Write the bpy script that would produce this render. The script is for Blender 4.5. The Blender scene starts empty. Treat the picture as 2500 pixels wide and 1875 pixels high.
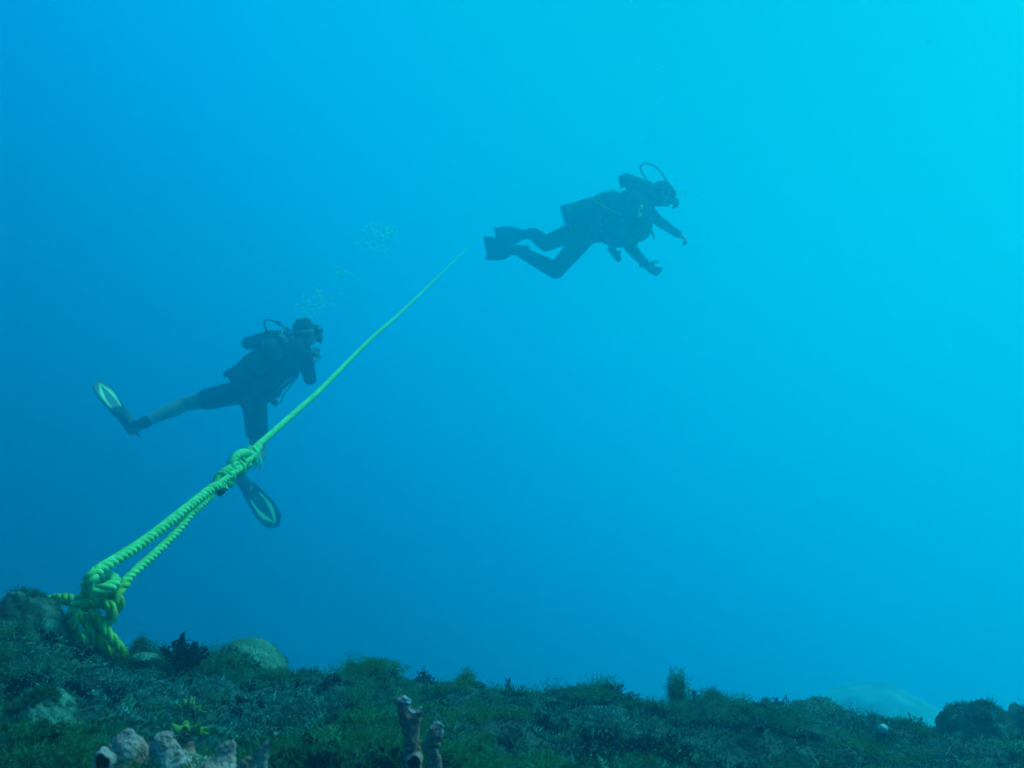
import bpy, bmesh, math, random
import numpy as np
from mathutils import Vector, Matrix, noise as mnoise

random.seed(7)
rng = np.random.default_rng(11)
S = bpy.context.scene
COL = S.collection

# ------------------------------------------------------------------ camera
PITCH = math.radians(12.0)
F = 2453.0                      # focal length in pixels of the 2500 px wide photograph
cam_d = bpy.data.cameras.new('camera')
cam_d.sensor_width = 36.0
cam_d.lens = 36.0 * F / 2500.0
cam_d.clip_start = 0.02
cam_d.clip_end = 300.0
cam_d.dof.use_dof = True
cam_d.dof.focus_distance = 1.9
cam_d.dof.aperture_fstop = 8.0
cam = bpy.data.objects.new('camera', cam_d)
COL.objects.link(cam)
cam.location = (0, 0, 0)
cam.rotation_euler = (math.pi / 2 + PITCH, 0, 0)
S.camera = cam

# ------------------------------------------------------------------ water light
SUN = Vector((0.58, 0.10, 0.81)).normalized()
w = bpy.data.worlds.new('World')
S.world = w
w.use_nodes = True
nt = w.node_tree
for n in list(nt.nodes):
    nt.nodes.remove(n)
out = nt.nodes.new('ShaderNodeOutputWorld')
bg = nt.nodes.new('ShaderNodeBackground')
tc = nt.nodes.new('ShaderNodeTexCoord')
dot = nt.nodes.new('ShaderNodeVectorMath'); dot.operation = 'DOT_PRODUCT'
dot.inputs[1].default_value = SUN
mr = nt.nodes.new('ShaderNodeMapRange')
mr.inputs['From Min'].default_value = -1.0
mr.inputs['From Max'].default_value = 1.0
ramp = nt.nodes.new('ShaderNodeValToRGB')
ramp.color_ramp.interpolation = 'B_SPLINE'
WORLD_STOPS = [(-1.0, (0.0, 0.002, 0.03)), (-0.55, (0.0, 0.006, 0.07)), (-0.27, (0.0, 0.002, 0.06)), (0.0, (0.0, 0.005, 0.20)),
               (0.25, (0.0, 0.33, 1.10)), (0.5, (0.0, 0.50, 0.85)), (0.70, (0.0, 0.30, 0.38)), (0.84, (0.0, 0.34, 0.38)),
               (1.0, (0.05, 2.2, 2.4))]
cr = ramp.color_ramp
while len(cr.elements) < len(WORLD_STOPS):
    cr.elements.new(0.5)
for e, (d, c) in zip(cr.elements, WORLD_STOPS):
    e.position = (d + 1) / 2
for e, (d, c) in zip(cr.elements, WORLD_STOPS):
    e.color = (*c, 1)
nt.links.new(tc.outputs['Generated'], dot.inputs[0])
nt.links.new(dot.outputs['Value'], mr.inputs['Value'])
nt.links.new(mr.outputs['Result'], ramp.inputs['Fac'])
nt.links.new(ramp.outputs['Color'], bg.inputs['Color'])
bg.inputs['Strength'].default_value = 1.0
nt.links.new(bg.outputs['Background'], out.inputs['Surface'])

sun_d = bpy.data.lights.new('sun', 'SUN')
sun_d.energy = 3.6
sun_d.angle = math.radians(22)
sun_d.color = (1.0, 0.84, 0.96)
sun = bpy.data.objects.new('sun', sun_d)
COL.objects.link(sun)
sun.rotation_euler = SUN.to_track_quat('Z', 'Y').to_euler()
sun.location = SUN * 20

S.view_settings.view_transform = 'Standard'
S.view_settings.look = 'None'
S.view_settings.exposure = 0.0
S.view_settings.gamma = 1.0
S.view_settings.use_curve_mapping = False
S.cycles.use_denoising = True
S.cycles.max_bounces = 6
S.cycles.volume_bounces = 4
S.cycles.transparent_max_bounces = 8

# ------------------------------------------------------------------ helpers
CP, SP = math.cos(PITCH), math.sin(PITCH)
def pix(px, py, d):
    """a point d metres ahead of the camera, seen at photo pixel px, py"""
    x = (px - 1250.0) / F * d
    u = (937.5 - py) / F * d
    return Vector((x, CP * d - SP * u, SP * d + CP * u))

def tag(o, label=None, cat=None, group=None, kind=None):
    if label: o['label'] = label
    if cat: o['category'] = cat
    if group: o['group'] = group
    if kind: o['kind'] = kind
    return o

def empty(name, loc, label, cat, group=None):
    o = bpy.data.objects.new(name, None)
    COL.objects.link(o)
    o.location = loc
    o.empty_display_size = 0.1
    return tag(o, label, cat, group)

def world_loc(o):
    v = Vector((0, 0, 0))
    while o is not None:
        v += o.location
        o = o.parent
    return v

def link_mesh(name, me, mat, parent=None, loc=None, smooth=True):
    """me is in world coordinates; moved so its origin is at loc (or its parent's)"""
    o = bpy.data.objects.new(name, me)
    me.name = name
    COL.objects.link(o)
    if parent is not None:
        base = world_loc(parent)
        o.parent = parent
        me.transform(Matrix.Translation(-base))
    elif loc is not None:
        me.transform(Matrix.Translation(-Vector(loc)))
        o.location = loc
    if mat: me.materials.append(mat)
    if smooth:
        me.polygons.foreach_set('use_smooth', [True] * len(me.polygons))
    me.update()
    return o

def mesh_from(verts, faces):
    me = bpy.data.meshes.new('m')
    me.from_pydata([tuple(v) for v in verts], [], faces)
    me.update()
    return me

def frames(P):
    """parallel transported frames along a list of Vectors"""
    n = len(P)
    T = []
    for i in range(n):
        t = P[min(i + 1, n - 1)] - P[max(i - 1, 0)]
        T.append(t.normalized() if t.length > 1e-9 else Vector((0, 0, 1)))
    a = Vector((0, 0, 1)) if abs(T[0].z) < 0.9 else Vector((1, 0, 0))
    N = [(a - T[0] * a.dot(T[0])).normalized()]
    for i in range(1, n):
        q = T[i - 1].rotation_difference(T[i])
        v = q @ N[-1]
        N.append((v - T[i] * v.dot(T[i])).normalized())
    return T, N, [T[i].cross(N[i]) for i in range(n)]

def catmull(pts, step):
    pts = [Vector(p) for p in pts]
    ext = [pts[0] * 2 - pts[1]] + pts + [pts[-1] * 2 - pts[-2]]
    outp = []
    for i in range(1, len(ext) - 2):
        p0, p1, p2, p3 = ext[i - 1:i + 3]
        L = (p2 - p1).length
        k = max(2, int(L / step))
        for j in range(k):
            t = j / k
            outp.append(0.5 * ((2 * p1) + (p2 - p0) * t + (2 * p0 - 5 * p1 + 4 * p2 - p3) * t * t
                               + (3 * p1 - p0 - 3 * p2 + p3) * t ** 3))
    outp.append(pts[-1])
    return outp

class MB:
    def __init__(s): s.v = []; s.f = []
    def rings(s, rings, close=True):
        b = len(s.v); n = len(rings[0])
        for r in rings: s.v.extend(r)
        for i in range(len(rings) - 1):
            for j in range(n):
                k = (j + 1) % n
                s.f.append((b + i * n + j, b + i * n + k, b + (i + 1) * n + k, b + (i + 1) * n + j))
        if close:
            s.f.append(tuple(b + j for j in range(n))[::-1])
            e = b + (len(rings) - 1) * n
            s.f.append(tuple(e + j for j in range(n)))
        return s
    def tube(s, P, r, n=10, step=None):
        P = [Vector(p) for p in P]
        if step: P = catmull(P, step)
        T, N, B = frames(P)
        rr = r if callable(r) else (lambda t: r)
        R = []
        for i, p in enumerate(P):
            q = rr(i / (len(P) - 1))
            R.append([p + (N[i] * math.cos(a) + B[i] * math.sin(a)) * q for a in [2 * math.pi * j / n for j in range(n)]])
        return s.rings(R)
    def cone(s, a, b, ra, rb, n=16):
        """tapered capsule with round ends"""
        a = Vector(a); b = Vector(b)
        t = (b - a)
        L = t.length
        t = t.normalized() if L > 1e-6 else Vector((0, 0, 1))
        u = t.orthogonal().normalized(); v = t.cross(u)
        R = []
        prof = [(-math.cos(h), math.sin(h), 0) for h in (0.15, 0.5, 0.9, 1.3)] + [(math.cos(h), math.sin(h), 1) for h in (1.3, 0.9, 0.5, 0.15)]
        for c, sn, e in prof:
            r = rb if e else ra
            ctr = (b if e else a) + t * (c * r)
            R.append([ctr + (u * math.cos(x) + v * math.sin(x)) * (sn * r) for x in [2 * math.pi * j / n for j in range(n)]])
        return s.rings(R)
    def loft(s, secs, n=20, m=4):
        """secs: (centre, side vector, front vector) ellipses, smoothly joined, rounded ends"""
        C = [Vector(c[0]) for c in secs]; A = [Vector(c[1]) for c in secs]; Bv = [Vector(c[2]) for c in secs]
        def cm(L, i, t):
            p1, p2 = L[i], L[i + 1]
            p0 = L[i - 1] if i > 0 else p1 * 2 - p2
            p3 = L[i + 2] if i + 2 < len(L) else p2 * 2 - p1
            return 0.5 * ((2 * p1) + (p2 - p0) * t + (2 * p0 - 5 * p1 + 4 * p2 - p3) * t * t + (3 * p1 - p0 - 3 * p2 + p3) * t ** 3)
        R = []
        for i in range(len(C) - 1):
            for k in range(m + (1 if i == len(C) - 2 else 0)):
                t = k / m
                c, a, b = cm(C, i, t), cm(A, i, t), cm(Bv, i, t)
                R.append([c + a * math.cos(x) + b * math.sin(x) for x in [2 * math.pi * j / n for j in range(n)]])
        return s.rings(R)
    def ball(s, c, a, b, d, n=14):
        """ellipsoid with three axis vectors"""
        c = Vector(c); a = Vector(a); b = Vector(b); d = Vector(d)
        R = []
        for i in range(1, n):
            h = math.pi * i / n
            R.append([c - d * math.cos(h) + (a * math.cos(x) + b * math.sin(x)) * math.sin(h) for x in [2 * math.pi * j / (n + 4) for j in range(n + 4)]])
        return s.rings(R)
    def box(s, c, a, b, d):
        c = Vector(c); a = Vector(a); b = Vector(b); d = Vector(d)
        k = len(s.v)
        for x in (-1, 1):
            for y in (-1, 1):
                for z in (-1, 1):
                    s.v.append(c + a * x + b * y + d * z)
        for f in ((0, 1, 3, 2), (4, 6, 7, 5), (0, 4, 5, 1), (2, 3, 7, 6), (0, 2, 6, 4), (1, 5, 7, 3)):
            s.f.append(tuple(k + i for i in f))
        return s
    def mesh(s): return mesh_from(s.v, s.f)
    def build(s, name, mat, parent=None, loc=None, smooth=True):
        return link_mesh(name, s.mesh(), mat, parent, loc, smooth)
    def solid(s, name, mat, parent=None, voxel=0.007, it=6, loc=None, disp=None):
        """fuse everything into one continuous skin"""
        me = s.mesh()
        o = bpy.data.objects.new('tmp', me)
        COL.objects.link(o)
        r = o.modifiers.new('r', 'REMESH'); r.mode = 'VOXEL'; r.voxel_size = voxel
        if it:
            sm = o.modifiers.new('s', 'SMOOTH'); sm.factor = 0.5; sm.iterations = it
        dg = bpy.context.evaluated_depsgraph_get()
        res = bpy.data.meshes.new_from_object(o.evaluated_get(dg))
        bpy.data.objects.remove(o)
        if disp:
            n = len(res.vertices)
            co = np.empty(n * 3); res.vertices.foreach_get('co', co); co = co.reshape(-1, 3)
            no = np.array([v.normal[:] for v in res.vertices])
            co = co + no * disp(co)[:, None]
            res.vertices.foreach_set('co', co.ravel())
        return link_mesh(name, res, mat, parent, loc)

# numpy value noise ------------------------------------------------
_perm = rng.random((64, 64, 64))
def vn3(p):
    p = np.asarray(p, float)
    i = np.floor(p).astype(int); f = p - i
    f = f * f * (3 - 2 * f)
    i &= 63; j = (i + 1) & 63
    x0, y0, z0 = i[:, 0], i[:, 1], i[:, 2]; x1, y1, z1 = j[:, 0], j[:, 1], j[:, 2]
    fx, fy, fz = f[:, 0], f[:, 1], f[:, 2]
    g = lambda a, b, c: _perm[a, b, c]
    c00 = g(x0, y0, z0) * (1 - fx) + g(x1, y0, z0) * fx
    c10 = g(x0, y1, z0) * (1 - fx) + g(x1, y1, z0) * fx
    c01 = g(x0, y0, z1) * (1 - fx) + g(x1, y0, z1) * fx
    c11 = g(x0, y1, z1) * (1 - fx) + g(x1, y1, z1) * fx
    return ((c00 * (1 - fy) + c10 * fy) * (1 - fz) + (c01 * (1 - fy) + c11 * fy) * fz) * 2 - 1
def fbm(p, o=3):
    r = 0; a = 1; p = np.asarray(p, float)
    for k in range(o):
        r = r + a * vn3(p + 17.3 * k); p = p * 2.03; a *= 0.5
    return r
def n2(x, y, s, o=3, seed=0.0):
    return fbm(np.stack([x / s + seed, y / s + seed * 1.7, np.full_like(x, seed + 0.37)], 1), o)

# ------------------------------------------------------------------ materials
def mat(name, col, rough=0.7, spec=0.3, col2=None, scale=30.0, bump=0.0, bscale=60.0, metallic=0.0, lo=0.4, hi=0.6, detail=6, obj=True):
    m = bpy.data.materials.new(name); m.use_nodes = True
    t = m.node_tree; b = t.nodes['Principled BSDF']
    b.inputs['Base Color'].default_value = (*col, 1)
    b.inputs['Roughness'].default_value = rough
    b.inputs['Specular IOR Level'].default_value = spec
    b.inputs['Metallic'].default_value = metallic
    tcn = t.nodes.new('ShaderNodeTexCoord')
    if col2:
        nz = t.nodes.new('ShaderNodeTexNoise'); nz.inputs['Scale'].default_value = scale; nz.inputs['Detail'].default_value = detail
        t.links.new(tcn.outputs['Object'], nz.inputs['Vector'])
        r = t.nodes.new('ShaderNodeValToRGB')
        r.color_ramp.elements[0].position = lo; r.color_ramp.elements[1].position = hi
        r.color_ramp.elements[0].color = (*col, 1); r.color_ramp.elements[1].color = (*col2, 1)
        t.links.new(nz.outputs['Fac'], r.inputs['Fac']); t.links.new(r.outputs['Color'], b.inputs['Base Color'])
    if bump:
        n2_ = t.nodes.new('ShaderNodeTexNoise'); n2_.inputs['Scale'].default_value = bscale; n2_.inputs['Detail'].default_value = 8
        t.links.new(tcn.outputs['Object'], n2_.inputs['Vector'])
        bp = t.nodes.new('ShaderNodeBump'); bp.inputs['Strength'].default_value = bump; bp.inputs['Distance'].default_value = 0.01
        t.links.new(n2_.outputs['Fac'], bp.inputs['Height']); t.links.new(bp.outputs['Normal'], b.inputs['Normal'])
    return m

def attr_mat(name, transl=0.3):
    m = bpy.data.materials.new(name); m.use_nodes = True
    t = m.node_tree
    t.nodes.remove(t.nodes['Principled BSDF'])
    a = t.nodes.new('ShaderNodeAttribute'); a.attribute_name = 'Col'
    d = t.nodes.new('ShaderNodeBsdfDiffuse'); r = t.nodes.new('ShaderNodeBsdfTranslucent'); mx = t.nodes.new('ShaderNodeMixShader')
    mx.inputs[0].default_value = transl
    t.links.new(a.outputs['Color'], d.inputs['Color']); t.links.new(a.outputs['Color'], r.inputs['Color'])
    t.links.new(d.outputs[0], mx.inputs[1]); t.links.new(r.outputs[0], mx.inputs[2])
    t.links.new(mx.outputs[0], t.nodes['Material Output'].inputs['Surface'])
    return m

M = dict(
    reef=mat('reef_rock', (0.018, 0.045, 0.042), 0.95, 0.1, (0.05, 0.11, 0.09), 28, 0.9, 90),
    coral=mat('mound_coral', (0.025, 0.06, 0.055), 0.95, 0.1, (0.15, 0.30, 0.22), 14, 0.8, 120, lo=0.42, hi=0.68),
    coral_pale=mat('pale_mound_coral', (0.04, 0.10, 0.08), 0.95, 0.1, (0.13, 0.26, 0.18), 9, 0.7, 140, lo=0.35, hi=0.65),
    rope=mat('yellow_rope', (0.16, 0.48, 0.12), 0.85, 0.15, (0.34, 0.82, 0.34), 60, 0.35, 500, lo=0.3, hi=0.7),
    rope_old=mat('weathered_rope', (0.14, 0.24, 0.03), 0.95, 0.1, (0.40, 0.66, 0.16), 35, 0.5, 400, lo=0.3, hi=0.65),
    fray=mat('frayed_fibre', (0.15, 0.75, 0.6), 0.9, 0.2),
    neoprene=mat('black_neoprene', (0.008, 0.010, 0.013), 0.85, 0.15, (0.018, 0.02, 0.024), 12, 0.15, 80),
    bcd=mat('vest_fabric', (0.008, 0.010, 0.012), 0.8, 0.2, (0.03, 0.035, 0.04), 16, 0.3, 60),
    skin=mat('skin', (0.40, 0.24, 0.18), 0.6, 0.3, (0.34, 0.20, 0.15), 12),
    hair=mat('dark_hair', (0.012, 0.010, 0.009), 0.7, 0.3, (0.03, 0.025, 0.02), 90, 0.5, 200),
    tank=mat('tank_paint', (0.03, 0.05, 0.05), 0.5, 0.4, (0.05, 0.07, 0.075), 5),
    metal=mat('chrome_fitting', (0.14, 0.16, 0.17), 0.5, 0.5, metallic=0.5),
    strap=mat('pale_strap', (0.20, 0.32, 0.16), 0.6, 0.3),
    rubber=mat('black_rubber', (0.010, 0.011, 0.012), 0.5, 0.4),
    glass=mat('mask_glass', (0.10, 0.14, 0.15), 0.08, 0.8),
    yellow=mat('yellow_plastic', (0.75, 0.85, 0.10), 0.5, 0.4),
    lime=mat('lime_blade_insert', (0.62, 0.90, 0.35), 0.5, 0.4),
    clear=mat('grey_blade_web', (0.02, 0.05, 0.05), 0.4, 0.4),
    sponge=mat('pink_sponge', (0.78, 0.21, 0.18), 0.95, 0.1, (0.88, 0.48, 0.46), 18, 1.0, 220, lo=0.40, hi=0.66),
    toplit_crust=mat('toplit_sponge_rim', (0.70, 0.62, 0.70), 0.95, 0.1, (0.45, 0.22, 0.24), 90, 1.0, 200, lo=0.45, hi=0.65),  # paler tips, with light from above put into the lavender tone
    hole=mat('shaded_hollow', (0.05, 0.015, 0.015), 0.95, 0.05),  # near-black pink puts the shade inside the opening into the colour
    leaf=mat('leafy_alga', (0.14, 0.24, 0.05), 0.8, 0.2, (0.26, 0.36, 0.12), 30, 0.3, 90),
    white=mat('white_ball', (0.50, 0.60, 0.58), 0.9, 0.1, (0.34, 0.46, 0.42), 120, 0.3, 90),
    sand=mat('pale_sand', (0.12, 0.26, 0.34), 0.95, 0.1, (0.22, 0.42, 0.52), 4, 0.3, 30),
    bubble=mat('air_bubble', (0.95, 0.98, 0.98), 0.35, 0.8),
    speck=mat('drifting_speck', (0.2, 0.75, 0.70), 0.9, 0.1),  # red held down in place of light lost in the water
    turf=attr_mat('turf_blades', 0.35),
)

bm_ = bpy.data.materials.new('air_bubble_film'); bm_.use_nodes = True
_t = bm_.node_tree; _t.nodes.remove(_t.nodes['Principled BSDF'])
_d = _t.nodes.new('ShaderNodeBsdfDiffuse'); _r = _t.nodes.new('ShaderNodeBsdfTranslucent'); _g = _t.nodes.new('ShaderNodeBsdfGlossy')
_d.inputs['Color'].default_value = (.25, 1, 1, 1); _r.inputs['Color'].default_value = (.25, 1, 1, 1); _g.inputs['Roughness'].default_value = .25  # low red puts the water's loss of red light into the colour
_m = _t.nodes.new('ShaderNodeMixShader'); _m2 = _t.nodes.new('ShaderNodeMixShader'); _m.inputs[0].default_value = .6; _m2.inputs[0].default_value = .05
_t.links.new(_d.outputs[0], _m.inputs[1]); _t.links.new(_r.outputs[0], _m.inputs[2]); _t.links.new(_m.outputs[0], _m2.inputs[1]); _t.links.new(_g.outputs[0], _m2.inputs[2])
_t.links.new(_m2.outputs[0], _t.nodes['Material Output'].inputs['Surface'])
M['bubble'] = bm_

# ------------------------------------------------------------------ seabed
def ground(x, y):
    x = np.asarray(x, float); y = np.asarray(y, float)
    z = -0.203 - 0.085 * x + 0.05 * np.clip(-x - 0.55, 0, 0.6)
    z = z - 0.35 * np.clip(1.17 - y, 0, 0.35)
    crest = 2.25 + 0.15 * n2(x, y * 0, 0.9, 2, 3.1)
    over = np.clip(y - crest, 0, None)
    z = z - 0.62 * np.minimum(over, 1.0) ** 1.5 - 0.10 * np.clip(over - 1.0, 0, None)
    side = np.clip(np.abs(x) - 4, 0, None)
    z = z - 0.05 * side
    k = np.exp(-np.clip(y - 5, 0, None) * 0.1)
    z = z + 0.028 * n2(x, y, 0.42, 2, 1.3) * k + 0.027 * n2(x, y, 0.13, 2, 5.7) + 0.017 * n2(x, y, 0.05, 3, 9.1)
    return z
xs = np.concatenate([np.linspace(-9.5, -2.3, 30, endpoint=False), np.arange(-2.3, 2.6, 0.011), np.linspace(2.6, 9.5, 30)])
ys = np.concatenate([np.linspace(-2.5, 0.55, 14, endpoint=False), np.arange(0.55, 3.3, 0.011), np.linspace(3.31, 17, 50)])
X, Y = np.meshgrid(xs, ys)
Z = ground(X.ravel(), Y.ravel())
nx, ny = len(xs), len(ys)
me = bpy.data.meshes.new('seabed')
me.vertices.add(nx * ny)
me.vertices.foreach_set('co', np.stack([X.ravel(), Y.ravel(), Z], 1).ravel())
idx = np.arange(nx * ny).reshape(ny, nx)
q = np.stack([idx[:-1, :-1], idx[:-1, 1:], idx[1:, 1:], idx[1:, :-1]], -1).reshape(-1, 4)
me.loops.add(q.size); me.loops.foreach_set('vertex_index', q.ravel())
me.polygons.add(len(q)); me.polygons.foreach_set('loop_start', np.arange(len(q)) * 4)
me.update(calc_edges=True); me.validate()
seabed = link_mesh('seabed', me, M['reef'])
tag(seabed, kind='structure')

def gz(x, y): return float(ground(np.array([x]), np.array([y]))[0])

def on_ground(px, d, sink=0.0):
    p = pix(px, 1600, d)
    return Vector((p.x, p.y, gz(p.x, p.y) - sink))

# ------------------------------------------------------------------ blades of algae
def blades(name, base, direc, length, width, colr, parent=None, matn='turf', bent=True, loc=None):
    """one mesh of many two-triangle blades"""
    n = len(base)
    side = np.cross(direc, rng.normal(size=(n, 3)))
    side /= np.linalg.norm(side, axis=1)[:, None] + 1e-9
    mid = base + direc * (length * 0.55)[:, None]
    sway = rng.normal(size=(n, 3)) * 0.35
    d2 = direc + sway; d2 /= np.linalg.norm(d2, axis=1)[:, None]
    tip = mid + d2 * (length * 0.5)[:, None]
    w_ = (side * width[:, None]) / 2
    V = np.stack([base - w_ * 0.6, base + w_ * 0.6, mid + w_, mid - w_, tip], 1).reshape(-1, 3)
    k = np.arange(n) * 5
    T3 = np.stack([k, k + 1, k + 2, k, k + 2, k + 3, k + 3, k + 2, k + 4], 1).reshape(-1)
    me = bpy.data.meshes.new(name)
    off = np.zeros(3)
    if parent is not None: off = np.array(world_loc(parent)[:])
    elif loc is not None: off = np.array(loc[:])
    me.vertices.add(len(V)); me.vertices.foreach_set('co', (V - off).ravel())
    me.loops.add(len(T3)); me.loops.foreach_set('vertex_index', T3)
    me.polygons.add(len(T3) // 3); me.polygons.foreach_set('loop_start', np.arange(len(T3) // 3) * 3)
    at = me.attributes.new('Col', 'FLOAT_COLOR', 'POINT')
    c = np.concatenate([np.repeat(colr, 5, axis=0), np.ones((n * 5, 1))], 1)
    at.data.foreach_set('color', c.ravel().astype(np.float32))
    me.update(calc_edges=True)
    me.materials.append(M[matn])
    o = bpy.data.objects.new(name, me)
    COL.objects.link(o)
    if parent is not None: o.parent = parent
    elif loc is not None: o.location = loc
    return o

def scatter_xy(n, y0=0.98, y1=3.0, power=1.0):
    y = y0 + (y1 - y0) * rng.random(n) ** power
    x = (rng.random(n) * 2 - 1) * (0.61 * y + 0.16)
    return x, y

def lerp(a, b, t): return np.asarray(a)[None, :] * (1 - t[:, None]) + np.asarray(b)[None, :] * t[:, None]

# fine turf everywhere, longer soft green tufts in patches
N1 = 340000
x, y = scatter_xy(N1, power=1.25)
g = n2(x, y, 0.17, 3, 21.0)
g2 = n2(x, y, 0.05, 2, 33.0)
z = ground(x, y)
base = np.stack([x, y, z - 0.002], 1)
dr = np.stack([rng.normal(0.15, 1.0, N1), rng.normal(0, 1.0, N1), np.full(N1, 0.8)], 1)
dr /= np.linalg.norm(dr, axis=1)[:, None]
L = (0.005 + 0.006 * np.clip(g + 0.3, 0, 1.2) + 0.005 * rng.random(N1)) * (0.7 + 0.6 * rng.random(N1))
W = 0.0017 + 0.0018 * rng.random(N1)
c = lerp((0.06, 0.21, 0.21), (0.08, 0.27, 0.14), np.clip(g * 0.9 + 0.45, 0, 1))
g3 = np.clip(n2(x, y, 0.036, 3, 71.0) * 0.9 + 0.55, 0.12, 1.6)
c = c * g3[:, None]; L = L * (0.5 + 0.8 * g3)
c = c * (0.4 + 1.3 * rng.random(N1) ** 2)[:, None] * (1 + 0.5 * g2)[:, None].clip(0.3, 2)
t_ = blades('turf_algae', base, dr, L, W, np.clip(c, 0.004, 0.6)); tag(t_, 'short bluish green turf algae covering the reef', 'algae', kind='stuff')

def tufts(n_t, per, height, seedthr, seed, cols, spread, name, label, width=0.0013, y1=2.9, xfun=None):
    x, y = scatter_xy(n_t * 6, y1=y1, power=1.1)
    m = n2(x, y, 0.22, 3, seed) + (0 if xfun is None else xfun(x, y))
    keep = np.argsort(-m + rng.normal(0, 0.25, len(m)))[:n_t]
    x, y = x[keep], y[keep]
    z = ground(x, y)
    size = height * (0.4 + 1.1 * rng.random(n_t) ** 1.5) * (1 + 0.25 * (np.abs(y - 2.25) < 0.25) * rng.random(n_t))
    bb = np.repeat(np.stack([x, y, z], 1), per, 0)
    sz = np.repeat(size, per)
    k = n_t * per
    dr = np.stack([rng.normal(0.1, 0.75, k), rng.normal(0, 0.75, k), 0.25 + rng.random(k)], 1)
    dr /= np.linalg.norm(dr, axis=1)[:, None]
    start = rng.random(k) ** 0.7 * 0.75
    bb = bb + dr * (sz * start)[:, None] * np.array([spread, spread, 1.0])
    dr2 = dr + rng.normal(0, 0.9, (k, 3)); dr2 /= np.linalg.norm(dr2, axis=1)[:, None]
    tone = np.repeat(rng.random(n_t), per)
    c = lerp(cols[0], cols[1], tone) * (0.6 + 0.8 * rng.random(k))[:, None]
    o = blades(name, bb, dr2, sz * (0.11 + 0.17 * rng.random(k)), width * (0.7 + 0.8 * rng.random(k)), c)
    tag(o, label, 'algae', kind='stuff')
    return o
tufts(2300, 125, 0.026, 0, 41.0, ((0.04, 0.14, 0.08), (0.07, 0.24, 0.08)), 1.3, 'green_filament_algae', 'soft fuzzy green tufts of filament algae across the reef top', 0.0011,
      xfun=lambda x, y: 0.35 * (np.abs(y - 2.25) < 0.3))
tufts(2900, 34, 0.019, 0, 57.0, ((0.004, 0.008, 0.02), (0.012, 0.022, 0.045)), 0.8, 'dark_leafy_algae', 'dark navy leafy algae sticking up along the reef crest', 0.0040,
      xfun=lambda x, y: 0.5 * (np.abs(y - 2.2) < 0.35))
# tiny pale grit caught in the turf
N3 = 1300
x, y = scatter_xy(N3)
base = np.stack([x, y, ground(x, y) + 0.006 + 0.01 * rng.random(N3)], 1)
dr = rng.normal(size=(N3, 3)); dr /= np.linalg.norm(dr, axis=1)[:, None]
o = blades('shell_grit', base, dr, 0.0016 + 0.0035 * rng.random(N3) ** 4, 0.0016 + 0.002 * rng.random(N3), lerp((0.15, 0.35, 0.2), (0.25, 0.5, 0.45), rng.random(N3)))
tag(o, 'tiny pale specks of shell grit caught in the turf', 'grit', kind='stuff')

# ------------------------------------------------------------------ coral mounds
def mound(px, py_top, d, wpx, hpx, label, m='coral', seed=1.0, squash=1.0, fuzz=4000, fuzzcol=((0.04, 0.10, 0.10), (0.09, 0.22, 0.12)), rough=0.16, cat='coral', name='coral_mound', skew=0.0, flen=0.010):
    r = wpx / 2 / F * d
    h = hpx / F * d
    top = pix(px, py_top, d)
    c = top - Vector((0, 0, h))
    root = empty(name, (c.x, c.y, c.z), label, cat)
    bm = bmesh.new(); bmesh.ops.create_icosphere(bm, subdivisions=6, radius=1.0)
    me = bpy.data.meshes.new('m'); bm.to_mesh(me); bm.free()
    n = len(me.vertices); co = np.empty(n * 3); me.vertices.foreach_get('co', co); co = co.reshape(-1, 3)
    dsp = 1 + rough * fbm(co * 1.3 + seed * 7.1, 3) + rough * 0.35 * fbm(co * 6 + seed, 3)
    p = co * dsp[:, None] * np.array([r, r * squash, h])
    p[:, 0] += skew * p[:, 2]
    me.vertices.foreach_set('co', (p + np.array([c.x, c.y, c.z])).ravel())
    me.update()
    o = link_mesh('coral_head', me, M[m], root)
    if fuzz:
        v = rng.integers(0, n, fuzz)
        nn = co[v] / np.array([r, r * squash, h]); nn /= np.linalg.norm(nn, axis=1)[:, None]
        msk = (nn[:, 2] > -0.1) & (nn[:, 1] < 0.6)
        pos = (p[v] + np.array([c.x, c.y, c.z]))[msk]; nn = nn[msk]; k = len(pos)
        pos = pos + rng.normal(0, r * 0.02, (k, 3))
        gsel = fbm(pos / (r * 0.5), 2)
        s_ = gsel > -0.1
        pos, nn, gsel = pos[s_], nn[s_], gsel[s_]; k = len(pos)
        dd = nn + rng.normal(0, 0.6, (k, 3)); dd /= np.linalg.norm(dd, axis=1)[:, None]
        b = blades('algae_fuzz', pos, dd, flen * (0.4 + rng.random(k)), np.full(k, 0.0015), lerp(*fuzzcol, rng.random(k)), parent=root)
        b['kind'] = 'stuff'
    return root
mound(62, 1436, 1.95, 215, 170, 'big rounded coral head covered in turf with its pale top beside the rope loop', 'coral', 2.0, fuzz=9000, rough=0.14)
mound(610, 1556, 2.15, 190, 78, 'smooth pale green dome of coral on the crest beside the dark bush', 'coral_pale', 4.4, fuzz=2500, rough=0.08, flen=0.006)
mound(112, 1686, 1.2, 190, 110, 'low domed coral head below the rope, half sunk in the turf', 'coral', 7.7, fuzz=16000, rough=0.11, flen=0.008)
mound(2375, 1699, 2.1, 200, 130, 'dark coral knob with ridged pale top at the low end of the crest', 'coral', 9.3, fuzz=9000, rough=0.2)
mound(1985, 1704, 2.45, 130, 50, 'small turf covered rock with a pale flat top in front of the sand mound', 'coral_pale', 12.1, fuzz=4000, rough=0.12)
mound(355, 1592, 1.95, 75, 16, 'little flat pale stone lying in turf between rope foot and dark bush', 'coral_pale', 14.0, fuzz=300, rough=0.08, cat='stone', name='flat_stone')
mound(2500, 1722, 2.5, 120, 90, 'hazy coral lump past the dark knob at the edge of view', 'coral', 19.3, fuzz=5000, rough=0.2)
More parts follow.
